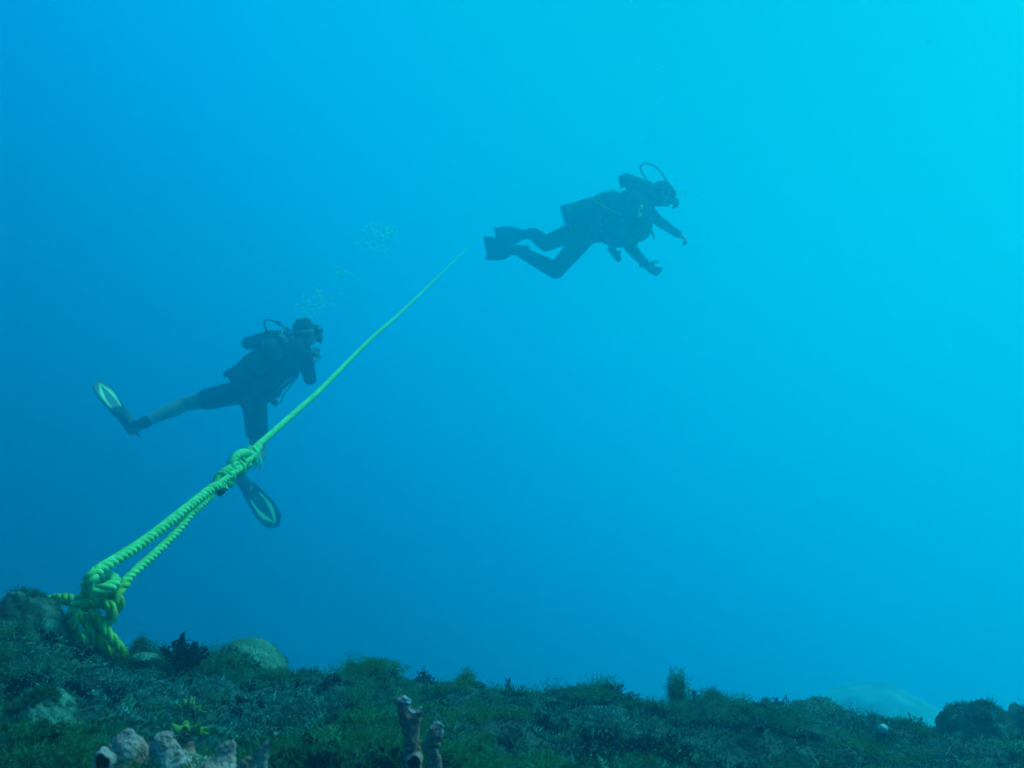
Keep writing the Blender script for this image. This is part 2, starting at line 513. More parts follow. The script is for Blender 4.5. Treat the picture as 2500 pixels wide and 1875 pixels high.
mound(8, 1760, 1.3, 44, 62, 'small blue grey coral lump beside the low domed head', 'coral_pale', 23.3, fuzz=600, rough=0.15)
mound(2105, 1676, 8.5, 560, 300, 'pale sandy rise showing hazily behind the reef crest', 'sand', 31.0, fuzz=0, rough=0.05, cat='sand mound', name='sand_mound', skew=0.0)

mound(186, 1540, 2.06, 110, 90, 'small dark coral lump gripped by the foot of the rope loop', 'coral', 37.0, fuzz=3000, rough=0.22)
# white ball
p = pix(2155, 1775, 1.9)
p = pix(2155, 1779, 1.98); mb = MB(); mb.ball(p, (0.0105, 0, 0), (0, 0.0105, 0), (0, 0, 0.0092), 18)
o = mb.solid('white_ball', M['white'], loc=p, voxel=0.0016, it=1, disp=lambda co: 0.0013 * fbm(co * 150, 3))
tag(o, 'small round white ball lodged in green turf below the sand mound', 'ball')

# ------------------------------------------------------------------ bushes of algae
def bush(px, py_c, d, wpx, hpx, label, cols, n=2600, width=0.002, seg=0.3, branchy=True, name='algae_bush'):
    top = pix(px, py_c - hpx / 2, d)
    c = Vector((top.x, top.y, gz(top.x, top.y) - 0.004))
    root = empty(name, c, label, 'algae')
    rx = wpx / 2 / F * d; hz = max(top.z - c.z, hpx / F * d)
    mb = MB()
    tips = []
    nb = 26 if branchy else 14
    for i in range(nb):
        a = random.uniform(0, 6.28); rr = random.random() ** 0.6
        tip = c + Vector((math.cos(a) * rx * rr, math.sin(a) * rx * rr, hz * (random.uniform(0.55, 1.0) * (1 - 0.45 * rr * rr))))
        mid = c.lerp(tip, 0.5) + Vector((random.gauss(0, rx * .1), random.gauss(0, rx * .1), hz * 0.05))
        mb.tube([c + Vector((random.gauss(0, rx * .15), random.gauss(0, rx * .15), -0.01)), mid, tip], lambda t: 0.0022 * (1 - 0.7 * t), 5, 0.01)
        tips.append((c, mid, tip))
    stem_mat = M['reef']
    mb.build('stem', stem_mat, root)
    t = rng.random(n); ti = rng.integers(0, nb, n)
    P = np.array([[v[:] for v in tp] for tp in tips])[ti]
    base = (P[:, 0] * ((1 - t) ** 2)[:, None] + P[:, 1] * (2 * t * (1 - t))[:, None] + P[:, 2] * (t ** 2)[:, None])
    base = base + rng.normal(0, rx * (0.05 if branchy else 0.12), (n, 3))
    if not branchy:
        q = rng.normal(size=(n, 3)); q /= np.linalg.norm(q, axis=1)[:, None]
        q = q * (rng.random(n) ** 0.6)[:, None]
        q[:, :2] *= (1.0 - 0.35 * np.clip(q[:, 2:3], -1, 1))
        lump = 1 + 0.55 * fbm(q * 2.6 + px, 2)
        base = np.array(c[:]) + q * lump[:, None] * np.array([rx, rx, hz * 0.48]) + np.array([0, 0, hz * 0.46])
    dd = np.stack([rng.normal(0, 0.8, n), rng.normal(0, 0.8, n), rng.normal(0.5, 0.6, n)], 1); dd /= np.linalg.norm(dd, axis=1)[:, None]
    b = blades('frond', base, dd, min(hz, rx * 1.6) * seg * (0.3 + 0.7 * rng.random(n)), width * (0.6 + 0.8 * rng.random(n)), lerp(*cols, rng.random(n)), parent=root)
    b['kind'] = 'stuff'
    return root
dark = ((0.006, 0.008, 0.02), (0.025, 0.03, 0.055)); green = ((0.05, 0.12, 0.02), (0.12, 0.26, 0.05)); teal = ((0.04, 0.09, 0.05), (0.06, 0.14, 0.08))
bush(448, 1578, 1.95, 135, 62, 'dark bushy alga with knobbly twigs beside the pale coral dome', dark, 2200, 0.0042, 0.16)
bush(1652, 1650, 2.2, 62, 62, 'bright green fluffy alga standing up alone on the crest', green, 3800, 0.0009, 0.30, False)
bush(345, 1572, 2.02, 70, 52, 'hazy green fuzz tuft between the rope foot and dark bush', teal, 2600, 0.0009, 0.30, False)
bush(905, 1662, 2.1, 170, 62, 'broad olive fuzzy tuft on the crest above the forked sponge', green, 4200, 0.0010, 0.30, False)
bush(1138, 1668, 2.15, 60, 56, 'narrow green tuft with dark tips on the middle of the crest', green, 1800, 0.0010, 0.30, False)
bush(1740, 1694, 2.2, 80, 36, 'low teal tuft just past the fluffy green alga', teal, 1600, 0.0010, 0.30, False)
for i, (px, py, d) in enumerate([(852, 1622, 2.2), (1035, 1638, 2.25), (1240, 1672, 2.3), (1690, 1668, 2.2)]):
    lab = ['black twiggy sprig poking up at the edge of the broad olive tuft', 'black twiggy sprig between olive tuft and narrow green tuft',
           'short black sprig past the narrow green tuft on the crest', 'black sprig against the foot of the fluffy green alga'][i]
    o = bush(px, py, d, 32, 34, lab, dark, 260, 0.006, 0.22, name='algae_sprig')
    o['group'] = 'dark sprigs along the crest'

# leafy yellow green algae
def leafy(px, py, d, parts, label):
    c = pix(px, py, d)
    root = empty('leafy_alga', c, label, 'algae')
    for (ox, oy, wx, hy, tilt) in parts:
        q = pix(px + ox, py + oy, d + random.uniform(-0.01, 0.01))
        a = Vector((math.cos(tilt), 0.25, math.sin(tilt))).normalized() * (wx / 2 / F * d)
        b = Vector((-math.sin(tilt) * 0.5, 0.9, 0.45 * math.cos(tilt))).normalized() * (hy / 2 / F * d)
        nrm = a.cross(b).normalized()
        mb = MB(); R = []; n = 16
        for side_ in (1, -1):
            pass
        vs = []; fs = []
        rings_ = 4
        for lay in (0, 1):
            for k in range(rings_ + 1):
                for j in range(n):
                    x_ = 2 * math.pi * j / n
                    rad = k / rings_ * (1 + 0.22 * math.sin(2 * x_ + ox) + 0.08 * math.sin(5 * x_ + oy) + 0.07 * math.sin(9 * x_))
                    wob = 0.007 * math.sin(4 * x_ + ox) * (k / rings_) ** 2
                    vs.append(q + a * math.cos(x_) * rad + b * math.sin(x_) * rad + nrm * (wob + (0.0008 if lay == 0 else -0.0008)))
        off = (rings_ + 1) * n
        for lay in (0, 1):
            for k in range(rings_):
                for j in range(n):
                    j2 = (j + 1) % n
                    f_ = (lay * off + k * n + j, lay * off + k * n + j2, lay * off + (k + 1) * n + j2, lay * off + (k + 1) * n + j)
                    fs.append(f_ if lay == 0 else f_[::-1])
        for j in range(n):
            j2 = (j + 1) % n
            fs.append((rings_ * n + j, rings_ * n + j2, off + rings_ * n + j2, off + rings_ * n + j))
        link_mesh('leaf', mesh_from(vs, fs), M['leaf'], root)
    mb = MB(); mb.tube([c + Vector((0, 0.01, -0.035)), c + Vector((0.002, 0.008, -0.015)), c + Vector((0, 0.004, 0.0))], 0.003, 6, 0.006)
    mb.build('stalk', M['reef'], root)
leafy(468, 1722, 1.46, [(-4, -10, 24, 20, 0.3), (14, 8, 34, 16, -0.7), (-18, 2, 22, 10, 0.2)], 'pale ruffled leafy alga in the turf above the pink sponge')
leafy(470, 1778, 1.24, [(-18, -2, 52, 30, -0.1), (22, 2, 46, 20, -0.8)], 'yellow green leafy alga spread right behind the pink sponge')
leafy(300, 1702, 1.58, [(-6, 0, 22, 12, -0.1), (10, 4, 20, 10, 0.3)], 'small yellow leafy alga beside the low domed coral head')

# ------------------------------------------------------------------ sponges
def sp_disp(seed, a=0.0022):
    return lambda co: a * fbm(co * 95 + seed, 3) + a * 1.7 * fbm(co * 34 + seed * 2, 2) - a * 0.9 * (vn3(co * 240 + seed) > 0.45)
def sponge_lobes(name, label, d, segs, rim, seed=1.0, holes=(), flat=0.55, voxel=0.0021):
    """segs: chains of (px, py, half width px, depth offset)"""
    c = pix(segs[0][0][0], segs[0][0][1], d)
    base = Vector((c.x, c.y, gz(c.x, c.y)))
    root = empty(name, base, label, 'sponge')
    mb = MB()
    for chain in segs:
        secs = []
        for (px, py, wpx, dd) in chain:
            p = pix(px, py, d + dd)
            r = wpx / F * d
            secs.append((p, Vector((r, 0, 0)), Vector((0, r * flat, 0))))
        # rounded caps
        mb.loft(secs, 18, 4)
        for e in (0, -1):
            p, a, b = secs[e]
            mb.ball(p, a, b, Vector((0, 0, min(a.length * 0.75, 0.012))), 12)
    body = mb.solid('sponge_body', M['sponge'], root, voxel=voxel, it=3, disp=sp_disp(seed))
    for grp in rim:
        mb = MB()
        for (px, py, wpx, dd) in grp:
            p = pix(px, py, d + dd); r = wpx / F * d
            for q in range(7):
                o_ = Vector((random.gauss(0, .45), random.gauss(-.2, .35), random.gauss(0.05, .4))) * r
                rr = r * random.uniform(.3, .5)
                mb.ball(p + o_, Vector((rr, 0, 0)), Vector((0, rr, 0)), Vector((0, 0, rr)), 6)
        mb.solid('toplit_rim_crust', M['toplit_crust'], root, voxel=0.0016, it=1, disp=sp_disp(seed + 3, 0.0012))
    for (px, py, rx, rz, dd) in holes:
        p = pix(px, py, d + dd)
        mb = MB(); k = 18
        a = Vector((rx / F * d, 0, 0)); b = Vector((0, -0.2, 1)).normalized() * (rz / F * d); n_ = a.cross(b).normalized()
        if n_.y > 0: n_ = -n_
        # a rim torus with a sunken bowl
        R = []
        for (s_, o_) in ((1.30, -0.010), (1.12, 0.000), (1.0, 0.001), (0.90, -0.003), (0.7, -0.010), (0.1, -0.014)):
            R.append([p + (a * math.cos(2 * math.pi * j / k) + b * math.sin(2 * math.pi * j / k)) * s_ * (1 + .10 * math.sin(2.0 * math.pi * j / k * 3 + px) + .07 * math.sin(2 * math.pi * j / k * 5)) + n_ * o_ for j in range(k)])
        o1 = MB().rings(R[:4], close=False); o1.build('opening_rim', M['sponge'], root)
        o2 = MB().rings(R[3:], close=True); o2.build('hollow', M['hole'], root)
    return root
sponge_lobes('forked_sponge', 'tall forked pink finger sponge with a crusty pale crown and open tube foot', 1.08,
    [[(1008, 1935, 36, 0), (1008, 1860, 29, 0), (1003, 1800, 23, 0), (1001, 1762, 24, 0), (994, 1735, 20, 0), (985, 1716, 17, 0)],
     [(1006, 1775, 18, 0), (1019, 1750, 13, 0), (1028, 1737, 10, 0)]],
    [[(977, 1712, 9, -.004), (985, 1706, 10, -.006), (994, 1712, 8, -.008), (998, 1726, 8, -.010), (1005, 1738, 8, -.01), (1014, 1741, 7, -.008), (1024, 1735, 7, -.006), (1029, 1729, 6, -.004), (970, 1716, 5, 0)]],
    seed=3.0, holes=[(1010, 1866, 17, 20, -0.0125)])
sponge_lobes('stub_sponge', 'short pink sponge stub with ragged pale top beside the forked sponge', 1.06,
    [[(1060, 1930, 21, 0), (1057, 1860, 20, 0), (1055, 1815, 20, 0), (1063, 1788, 18, 0)]],
    [[(1053, 1775, 9, 0), (1063, 1770, 9, -.002), (1074, 1768, 8, 0), (1080, 1776, 8, 0), (1078, 1789, 7, -.004), (1047, 1779, 5, -.006)]],
    seed=8.0)
sponge_lobes('lobed_sponge', 'wide lumpy pink sponge with several rounded pale lobes', 1.02,
    [[(250, 1960, 40, -.03), (248, 1880, 28, -.03), (252, 1846, 14, -.02)],
     [(330, 1960, 130, .03), (326, 1885, 96, .025), (320, 1840, 66, .02), (314, 1806, 40, .02), (311, 1788, 18, .02)],
     [(410, 1960, 64, 0), (410, 1870, 54, 0), (403, 1828, 38, 0), (396, 1806, 25, 0)],
     [(430, 1960, 40, .02), (430, 1880, 32, .02), (428, 1838, 20, .02)],
     [(475, 1930, 34, .04), (470, 1860, 24, .05), (466, 1822, 12, .05), (470, 1812, 8, .05)],
     [(525, 1960, 70, -.01), (524, 1892, 58, -.01), (538, 1852, 40, 0), (553, 1824, 26, 0), (560, 1813, 17, 0)],
     [(500, 1960, 90, .05), (495, 1890, 60, .05)], [(400, 1990, 200, .03), (400, 1905, 180, .03), (395, 1868, 150, .03)]],
    [],
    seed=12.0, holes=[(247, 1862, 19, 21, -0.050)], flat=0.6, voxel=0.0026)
sponge_lobes('pointed_sponge', 'slender pointed pink sponge finger leaning towards the forked sponge', 0.97,
    [[(590, 1960, 62, 0), (612, 1888, 44, 0), (638, 1842, 26, 0), (658, 1812, 15, 0), (672, 1796, 10, 0), (683, 1787, 8, 0)]],
    [[(683, 1786, 6, 0), (676, 1790, 6, -.003), (668, 1795, 6, -.004)]],
    seed=17.0)

# ------------------------------------------------------------------ mooring rope
def rope_mesh(P, r, lay=2.8, strands=3, seg=10, hand=1, phase=0.0, mb=None, taper=None):
    mb = mb or MB()
    T, N, B = frames(P)
    s = [0.0]
    for i in range(1, len(P)): s.append(s[-1] + (P[i] - P[i - 1]).length)
    pitch = lay * 2 * r
    for k in range(strands):
        C = []
        for i, p in enumerate(P):
            a = hand * 2 * math.pi * s[i] / pitch + 2 * math.pi * k / strands + phase
            C.append(p + (N[i] * math.cos(a) + B[i] * math.sin(a)) * (r * 0.50))
        T2, N2, B2 = frames(C)
        R = []
        for i, c in enumerate(C):
            tw = -hand * 2 * math.pi * s[i] / (pitch * 1.6)
            row = []
            for j in range(seg):
                a = 2 * math.pi * j / seg + tw
                q = r * 0.505 * (1.04 if j % 2 else 0.96)
                row.append(c + (N2[i] * math.cos(a) + B2[i] * math.sin(a)) * q)
            R.append(row)
        mb.rings(R)
    return mb
def Zx(px):
    """depth of the rope at photo column px (straight line in space)"""
    return 1.0 / max(0.055, 0.505 - 0.00046 * (px - 260) - 0.00000005 * (px - 260) ** 2)
def rp(px, py, dd=0.0): return pix(px, py, Zx(px) + dd)
rope_root = empty('mooring_rope', pix(260, 1560, 2.0), 'yellow green twisted mooring rope rising from the reef past both divers', 'rope')
HAND = 1
# long line
line = [rp(592, 1122), rp(615, 1102), rp(650, 1070), rp(720, 1008), rp(791, 943), rp(904, 829), rp(983, 759), rp(1073, 672), rp(1130, 616), rp(1160, 585)]
P = catmull(line, 0.006)
rope_mesh(P, 0.0118, hand=HAND, seg=8).build('main_line', M['rope'], rope_root)
# the two legs of the eye
def leg_points(pts): return [rp(*p) for p in pts]
legA = leg_points([(600, 1118), (575, 1140), (545, 1168), (500, 1205), (450, 1245), (400, 1285), (340, 1330), (280, 1368), (240, 1393), (222, 1411), (212, 1432, .03), (222, 1452, .05)])
legB = leg_points([(605, 1122), (580, 1152, .01), (545, 1185, .01), (510, 1215, .02), (470, 1252, .02), (430, 1300, .02), (385, 1345, .02), (340, 1385, .02), (300, 1425, .02), (288, 1440, .03)])
PA = catmull(legA, 0.005); PB = catmull(legB, 0.005)
# near the throat the two legs are laid round each other
def twist(PP, ph):
    outp = []
    T, N, B = frames(PP); s = 0
    for i, p in enumerate(PP):
        if i: s += (PP[i] - PP[i - 1]).length
        k = max(0.0, min(1.0, (0.34 - s) / 0.10))
        a = 2 * math.pi * s / 0.17 + ph
        outp.append(p + (N[i] * math.cos(a) + B[i] * math.sin(a)) * 0.012 * k)
    return outp
rope_mesh(twist(PA, 0.0), 0.0122, hand=HAND).build('eye_leg', M['rope'], rope_root)
rope_mesh(twist(PB, math.pi), 0.0104, hand=HAND).build('eye_leg', M['rope'], rope_root)
# hitch at the top of the eye: rope turned round the line, with a bight standing out
def ring_around(c, t, r, turns, drift, a0=0.0, n=26):
    t = t.normalized(); u = t.orthogonal().normalized(); v = t.cross(u)
    return [c + (u * math.cos(a0 + 2 * math.pi * turns * i / n) + v * math.sin(a0 + 2 * math.pi * turns * i / n)) * r + t * drift * (i / n - 0.5) for i in range(n + 1)]
tl = (rp(640, 1080) - rp(545, 1170))
rope_mesh(catmull(ring_around(rp(612, 1110), tl, 0.0165, 1.8, 0.042, 0.4, 34), 0.004), 0.0100, hand=HAND).build('hitch_turn', M['rope'], rope_root)
rope_mesh(catmull(ring_around(rp(578, 1143), tl, 0.0185, 1.7, 0.060, 2.4, 34), 0.004), 0.0105, hand=HAND).build('hitch_turn', M['rope'], rope_root)
rope_mesh(catmull(ring_around(rp(545, 1172), tl, 0.0170, 1.1, 0.075, 1.2, 30), 0.004), 0.0098, hand=HAND).build('hitch_turn', M['rope'], rope_root)
bight = [rp(566, 1156, -.01), rp(567, 1136, -.02), rp(574, 1117, -.025), rp(588, 1107, -.03), rp(604, 1106, -.03), rp(616, 1112, -.02)]
rope_mesh(catmull(bight, 0.004), 0.0125, hand=HAND, lay=1.8).build('bight', M['rope'], rope_root)
rope_mesh(catmull([rp(634, 1092, -.02), rp(618, 1112, -.045), rp(600, 1130, -.05), rp(578, 1150, -.05), rp(556, 1166, -.035), rp(530, 1186, -.02)], 0.004), 0.0100, hand=HAND).build('tucked_tail', M['rope'], rope_root)
# dark cord where the legs part
mb = MB()
for i in range(4):
    c = rp(536 + i * 4, 1202 - i * 3.5, -.012)
    mb.tube(ring_around(c, tl, 0.0075, 1.0, 0.004), 0.0028, 6)
mb.build('seizing_cord', M['rubber'], rope_root)
# frayed end below the knot
mb = MB()
e0 = rp(628, 1112, .02)
for i in range(46):
    a = e0 + Vector((random.gauss(0, .003), random.gauss(0, .003), random.gauss(0, .003)))
    b = a + Vector((random.gauss(0.004, .008), random.gauss(0, .01), -random.uniform(0.012, 0.03)))
    c = b + Vector((random.gauss(0, .007), random.gauss(0, .01), -random.uniform(0.004, 0.016)))
    mb.tube([a, b, c], 0.0007, 4)
mb.build('frayed_end', M['fray'], rope_root)

# base knot: legs hitched on a loop round the rock
D0 = 2.0
def kp(px, py, dd=0.0): return pix(px, py, D0 + dd)
front = [kp(236, 1446, .06), kp(252, 1420, .065), kp(274, 1410, .035), kp(281, 1424, -.005), kp(260, 1434, -.035), kp(222, 1446, -.045), kp(198, 1463, -.045), kp(181, 1484, -.04), kp(175, 1506, -.035), kp(177, 1528, -.02), kp(184, 1548, .01), kp(200, 1568, .05)]
rope_mesh(catmull(front, 0.004), 0.0116, hand=HAND).build('knot_loop', M['rope'], rope_root)
back1 = [kp(222, 1405, .03), kp(216, 1430, .03), kp(240, 1447, .025), kp(268, 1458, .015), kp(284, 1472, .01)]
rope_mesh(catmull(back1, 0.004), 0.0104, hand=HAND).build('knot_wrap', M['rope_old'], rope_root)
back2 = [kp(306, 1424, .03), kp(292, 1440, .01), kp(286, 1456, .0), kp(292, 1474, .0), kp(282, 1484, .02), kp(266, 1474, .03)]
rope_mesh(catmull(back2, 0.004), 0.0116, hand=HAND).build('knot_wrap', M['rope_old'], rope_root)
ringl = [kp(140, 1462, .07), kp(170, 1463, .05), kp(205, 1474, .02), kp(232, 1472, .0), kp(256, 1474, -.015), kp(273, 1486, -.02), kp(271, 1508, -.02), kp(256, 1522, -.015), kp(240, 1532, -.01)]
rope_mesh(catmull(ringl, 0.004), 0.0116, hand=HAND).build('anchor_loop', M['rope_old'], rope_root)
f1 = [kp(190, 1500, -.01), kp(208, 1514, -.015), kp(226, 1545, -.02), kp(246, 1570, -.02), kp(258, 1592, -.01), kp(264, 1615, .0)]
f2 = [kp(224, 1494, -.005), kp(243, 1514, -.02), kp(262, 1545, -.025), kp(280, 1568, -.02), kp(298, 1590, -.01), kp(308, 1612, .0)]
f3 = [kp(205, 1512, .02), kp(232, 1535, .02), kp(256, 1562, .02), kp(282, 1590, .01), kp(300, 1610, .01)]
for f_ in (f1, f2, f3):
    rope_mesh(catmull(f_, 0.004), 0.0108, hand=HAND).build('anchor_turn', M['rope_old'], rope_root)
# tail lying off over the coral head
rope_mesh(catmull([kp(214, 1486, .03), kp(190, 1476, .05), kp(160, 1466, .07), kp(135, 1460, .08), kp(112, 1468, .10)], 0.004), 0.0095, hand=HAND).build('loose_tail', M['rope_old'], rope_root)

# loose fibres standing off the rope
def fuzz(P, r, n, name='fibre_fuzz'):
    P = np.array([p[:] for p in P]); k = rng.integers(0, len(P) - 1, n)
    b = P[k] + (P[k + 1] - P[k]) * rng.random(n)[:, None]
    t_ = P[k + 1] - P[k]; t_ /= np.linalg.norm(t_, axis=1)[:, None] + 1e-9
    d = rng.normal(size=(n, 3)); d -= t_ * (d * t_).sum(1)[:, None]; d /= np.linalg.norm(d, axis=1)[:, None]
    b = b + d * r * 0.85
    dd = d * 0.6 + t_ * rng.normal(0, 0.8, n)[:, None]; dd /= np.linalg.norm(dd, axis=1)[:, None]
    o = blades(name, b, dd, 0.004 + 0.008 * rng.random(n) ** 2, np.full(n, 0.0007), lerp((0.10, 0.35, 0.10), (0.45, 0.75, 0.3), rng.random(n)), parent=rope_root)
    o['kind'] = 'stuff'
fuzz(PA, 0.0125, 1500); fuzz(PB, 0.0108, 1300); fuzz(catmull(front, .01), 0.0116, 500); fuzz(catmull(ringl, .01), 0.0116, 500); fuzz(catmull(f2, .01), 0.0108, 600); fuzz(catmull(f1, .01), 0.0108, 400)

# ------------------------------------------------------------------ divers
def hand_shape(mb, wrist, along, palm_n, size=1.0, curl=0.5, thumb_side=1.0):
    """palm and five fingers; along = direction of the fingers, palm_n = direction the palm faces"""
    along = along.normalized(); palm_n = (palm_n - along * palm_n.dot(along)).normalized()
    sd = along.cross(palm_n).normalized() * thumb_side
    s = size
    pc = wrist + along * 0.05 * s
    mb.loft([(wrist, sd * .026 * s, palm_n * .020 * s), (wrist + along * .03 * s, sd * .036 * s, palm_n * .018 * s), (wrist + along * .065 * s, sd * .042 * s, palm_n * .015 * s),
             (wrist + along * .092 * s, sd * .040 * s, palm_n * .011 * s)], 14, 3)
    for k, (off, ln) in enumerate([(.030, .070), (.010, .080), (-.011, .075), (-.031, .058)]):
        a = wrist + along * .085 * s + sd * off * s
        dirn = (along + sd * off * 3).normalized()
        c1 = curl * 0.6; c2 = curl * 1.3; c3 = curl * 1.9
        b = a + (dirn * math.cos(c1) + palm_n * math.sin(c1)) * ln * .45 * s
        c = b + (dirn * math.cos(c2) + palm_n * math.sin(c2)) * ln * .32 * s
        d = c + (dirn * math.cos(c3) + palm_n * math.sin(c3)) * ln * .25 * s
        mb.cone(a, b, .0095 * s, .009 * s, 8); mb.cone(b, c, .009 * s, .0082 * s, 8); mb.cone(c, d, .0082 * s, .007 * s, 8)
    a = wrist + along * .025 * s + sd * .030 * s
    b = a + (along * .6 + sd * .75 + palm_n * .25).normalized() * .042 * s
    c = b + (along * .9 + sd * .3 + palm_n * .45).normalized() * .032 * s
    mb.cone(a, b, .013 * s, .011 * s, 8); mb.cone(b, c, .011 * s, .009 * s, 8)

def head_shape(mb, c, face, up, s=1.0):
    """skull, jaw, nose, brow, chin, ears"""
    face = face.normalized(); up = (up - face * up.dot(face)).normalized(); sd = face.cross(up)
    P = lambda f, u, x: c + face * f * s + up * u * s + sd * x * s
    mb.ball(P(-.012, .025, 0), sd * .074 * s, face * .094 * s, up * .088 * s)
    mb.ball(P(.020, -.035, 0), sd * .056 * s, face * .066 * s, up * .078 * s)
    mb.ball(P(.058, -.088, 0), sd * .026 * s, face * .022 * s, up * .02 * s)      # chin
    mb.cone(P(.084, .012, 0), P(.106, -.026, 0), .009 * s, .014 * s, 8)           # nose
    for x in (-.032, .032):
        mb.ball(P(.072, .022, x), sd * .022 * s, face * .014 * s, up * .010 * s, 8)  # brow
        mb.ball(P(.068, -.024, x), sd * .020 * s, face * .016 * s, up * .014 * s, 8) # cheek
    for x in (-.074, .074):
        mb.ball(P(-.008, -.008, x), sd * .009 * s, face * .018 * s, up * .030 * s, 8)  # ears
    mb.ball(P(.082, -.056, 0), sd * .024 * s, face * .010 * s, up * .006 * s, 8); mb.ball(P(.080, -.066, 0), sd * .022 * s, face * .010 * s, up * .007 * s, 8)
    return P, sd, up, face

def mask_and_reg(root, P, sd, up, face, s=1.0, strap='rubber', reg='rubber'):
    # mask: skirt, frame, two lenses
    mb = MB()
    def lens_ring(x0, k, dz, r1=1.0):
        return [P(.098 + dz, .004 + math.sin(2 * math.pi * j / 20) * .034 * r1, x0 + math.cos(2 * math.pi * j / 20) * .038 * r1) for j in range(20)]
    fr = MB()
    R = [[P(f, .004 + math.sin(2 * math.pi * j / 28) * .046 * q, math.copysign(abs(math.cos(2 * math.pi * j / 28)) ** .7, math.cos(2 * math.pi * j / 28)) * .084 * q) for j in range(28)]
         for f, q in ((.045, .98), (.075, 1.0), (.100, .96), (.112, .92), (.110, .82))]
    m_ = fr.rings(R).build('mask_frame', M['rubber'], root)
    for x in (-.038, .038):
        g_ = MB()
        g_.rings([lens_ring(x, 0, .010), lens_ring(x, 0, .016, .95)])
        g_.build('mask_lens', M['glass'], m_)
    st = MB(); pts = []
    for i in range(-9, 10):
        a = i / 9 * 1.75
        pts.append(P(-.012 + math.cos(math.pi - a) * .098 + 0.0, .018 + .012 * math.cos(a), math.sin(a) * .082))
    T, N, B = frames(pts); R = []
    for p in pts:
        ou = (p - P(-.012, .02, 0)); ou = (ou - up * ou.dot(up)).normalized()
        R.append([p + ou * .006 + up * .011, p + ou * .006 - up * .011, p - ou * .002 - up * .011, p - ou * .002 + up * .011])
    st.rings(R).build('mask_strap', M[strap], m_)
    rg = MB()
    rg.cone(P(.085, -.060, 0), P(.115, -.062, 0), .018 * s, .020 * s, 12)
    cdir = (P(1, 0, 0) - P(0, 0, 0)).normalized()
    R = []
    for f, q in ((.112, .030), (.120, .037), (.138, .038), (.148, .032), (.150, .018)):
        R.append([P(f, -.064 + math.sin(2 * math.pi * j / 22) * q, math.cos(2 * math.pi * j / 22) * q) for j in range(22)])
    rg.rings(R)
    for x in (-1, 1):
        rg.cone(P(.125, -.088, x * .012), P(.108, -.098, x * .044), .012, .010, 8)
    r_ = rg.build('regulator', M[reg], root)
    bt = MB(); bt.rings([[P(f, -.064 + math.sin(2 * math.pi * j / 16) * q, math.cos(2 * math.pi * j / 16) * q) for j in range(16)] for f, q in ((.151, .020), (.155, .018), (.156, .008))])
    bt.build('purge_button', M['yellow'] if reg == 'yellow' else M['clear'], r_)
    return m_

def tank(root, a, b, r, back):
    """cylinder from bottom a to top b; back = direction away from the diver's back"""
    t = (b - a).normalized(); u = t.orthogonal().normalized(); v = t.cross(u); L_ = (b - a).length
    def ring(h, q, n=26): return [a + t * h + (u * math.cos(2 * math.pi * j / n) + v * math.sin(2 * math.pi * j / n)) * q for j in range(n)]
    mb = MB()
    mb.rings([ring(0.0, r * .86), ring(.012, r * .98), ring(.03, r), ring(L_ * .5, r), ring(L_ - .09, r), ring(L_ - .05, r * .93), ring(L_ - .022, r * .72), ring(L_ - .006, r * .42), ring(L_, r * .22)])
    tk = mb.build('tank', M['tank'], root)
    bo = MB(); bo.rings([ring(-.012, r * .95), ring(-.010, r * 1.05), ring(.05, r * 1.06), ring(.055, r * 1.0)]); bo.build('tank_boot', M['rubber'], tk)
    va = MB()
    va.cone(b - t * .005, b + t * .045, .019, .017, 12)
    kn = back.cross(t).normalized()
    va.cone(b + t * .035, b + t * .035 + kn * .055, .011, .011, 10)
    va.cone(b + t * .035 + kn * .06, b + t * .035 + kn * .082, .021, .021, 12)
    va.build('valve', M['metal'], tk)
    fs = MB()
    f0 = b + t * .040 - back.normalized() * .02
    fs.cone(f0 - back.normalized() * .0, f0 + back.normalized() * .062, .024, .022, 14)
    fs.cone(f0 + back.normalized() * .02 - kn * .035, f0 + back.normalized() * .02 + kn * .035, .013, .013, 10)
    fs.build('first_stage', M['metal'], tk)
    for h in (L_ * .38, L_ * .72):
        bd = MB(); bd.rings([ring(h - .025, r * 1.0), ring(h - .024, r * 1.035), ring(h + .024, r * 1.035), ring(h + .025, r * 1.0)]); bd.build('cam_band', M['bcd'], tk)
    return f0

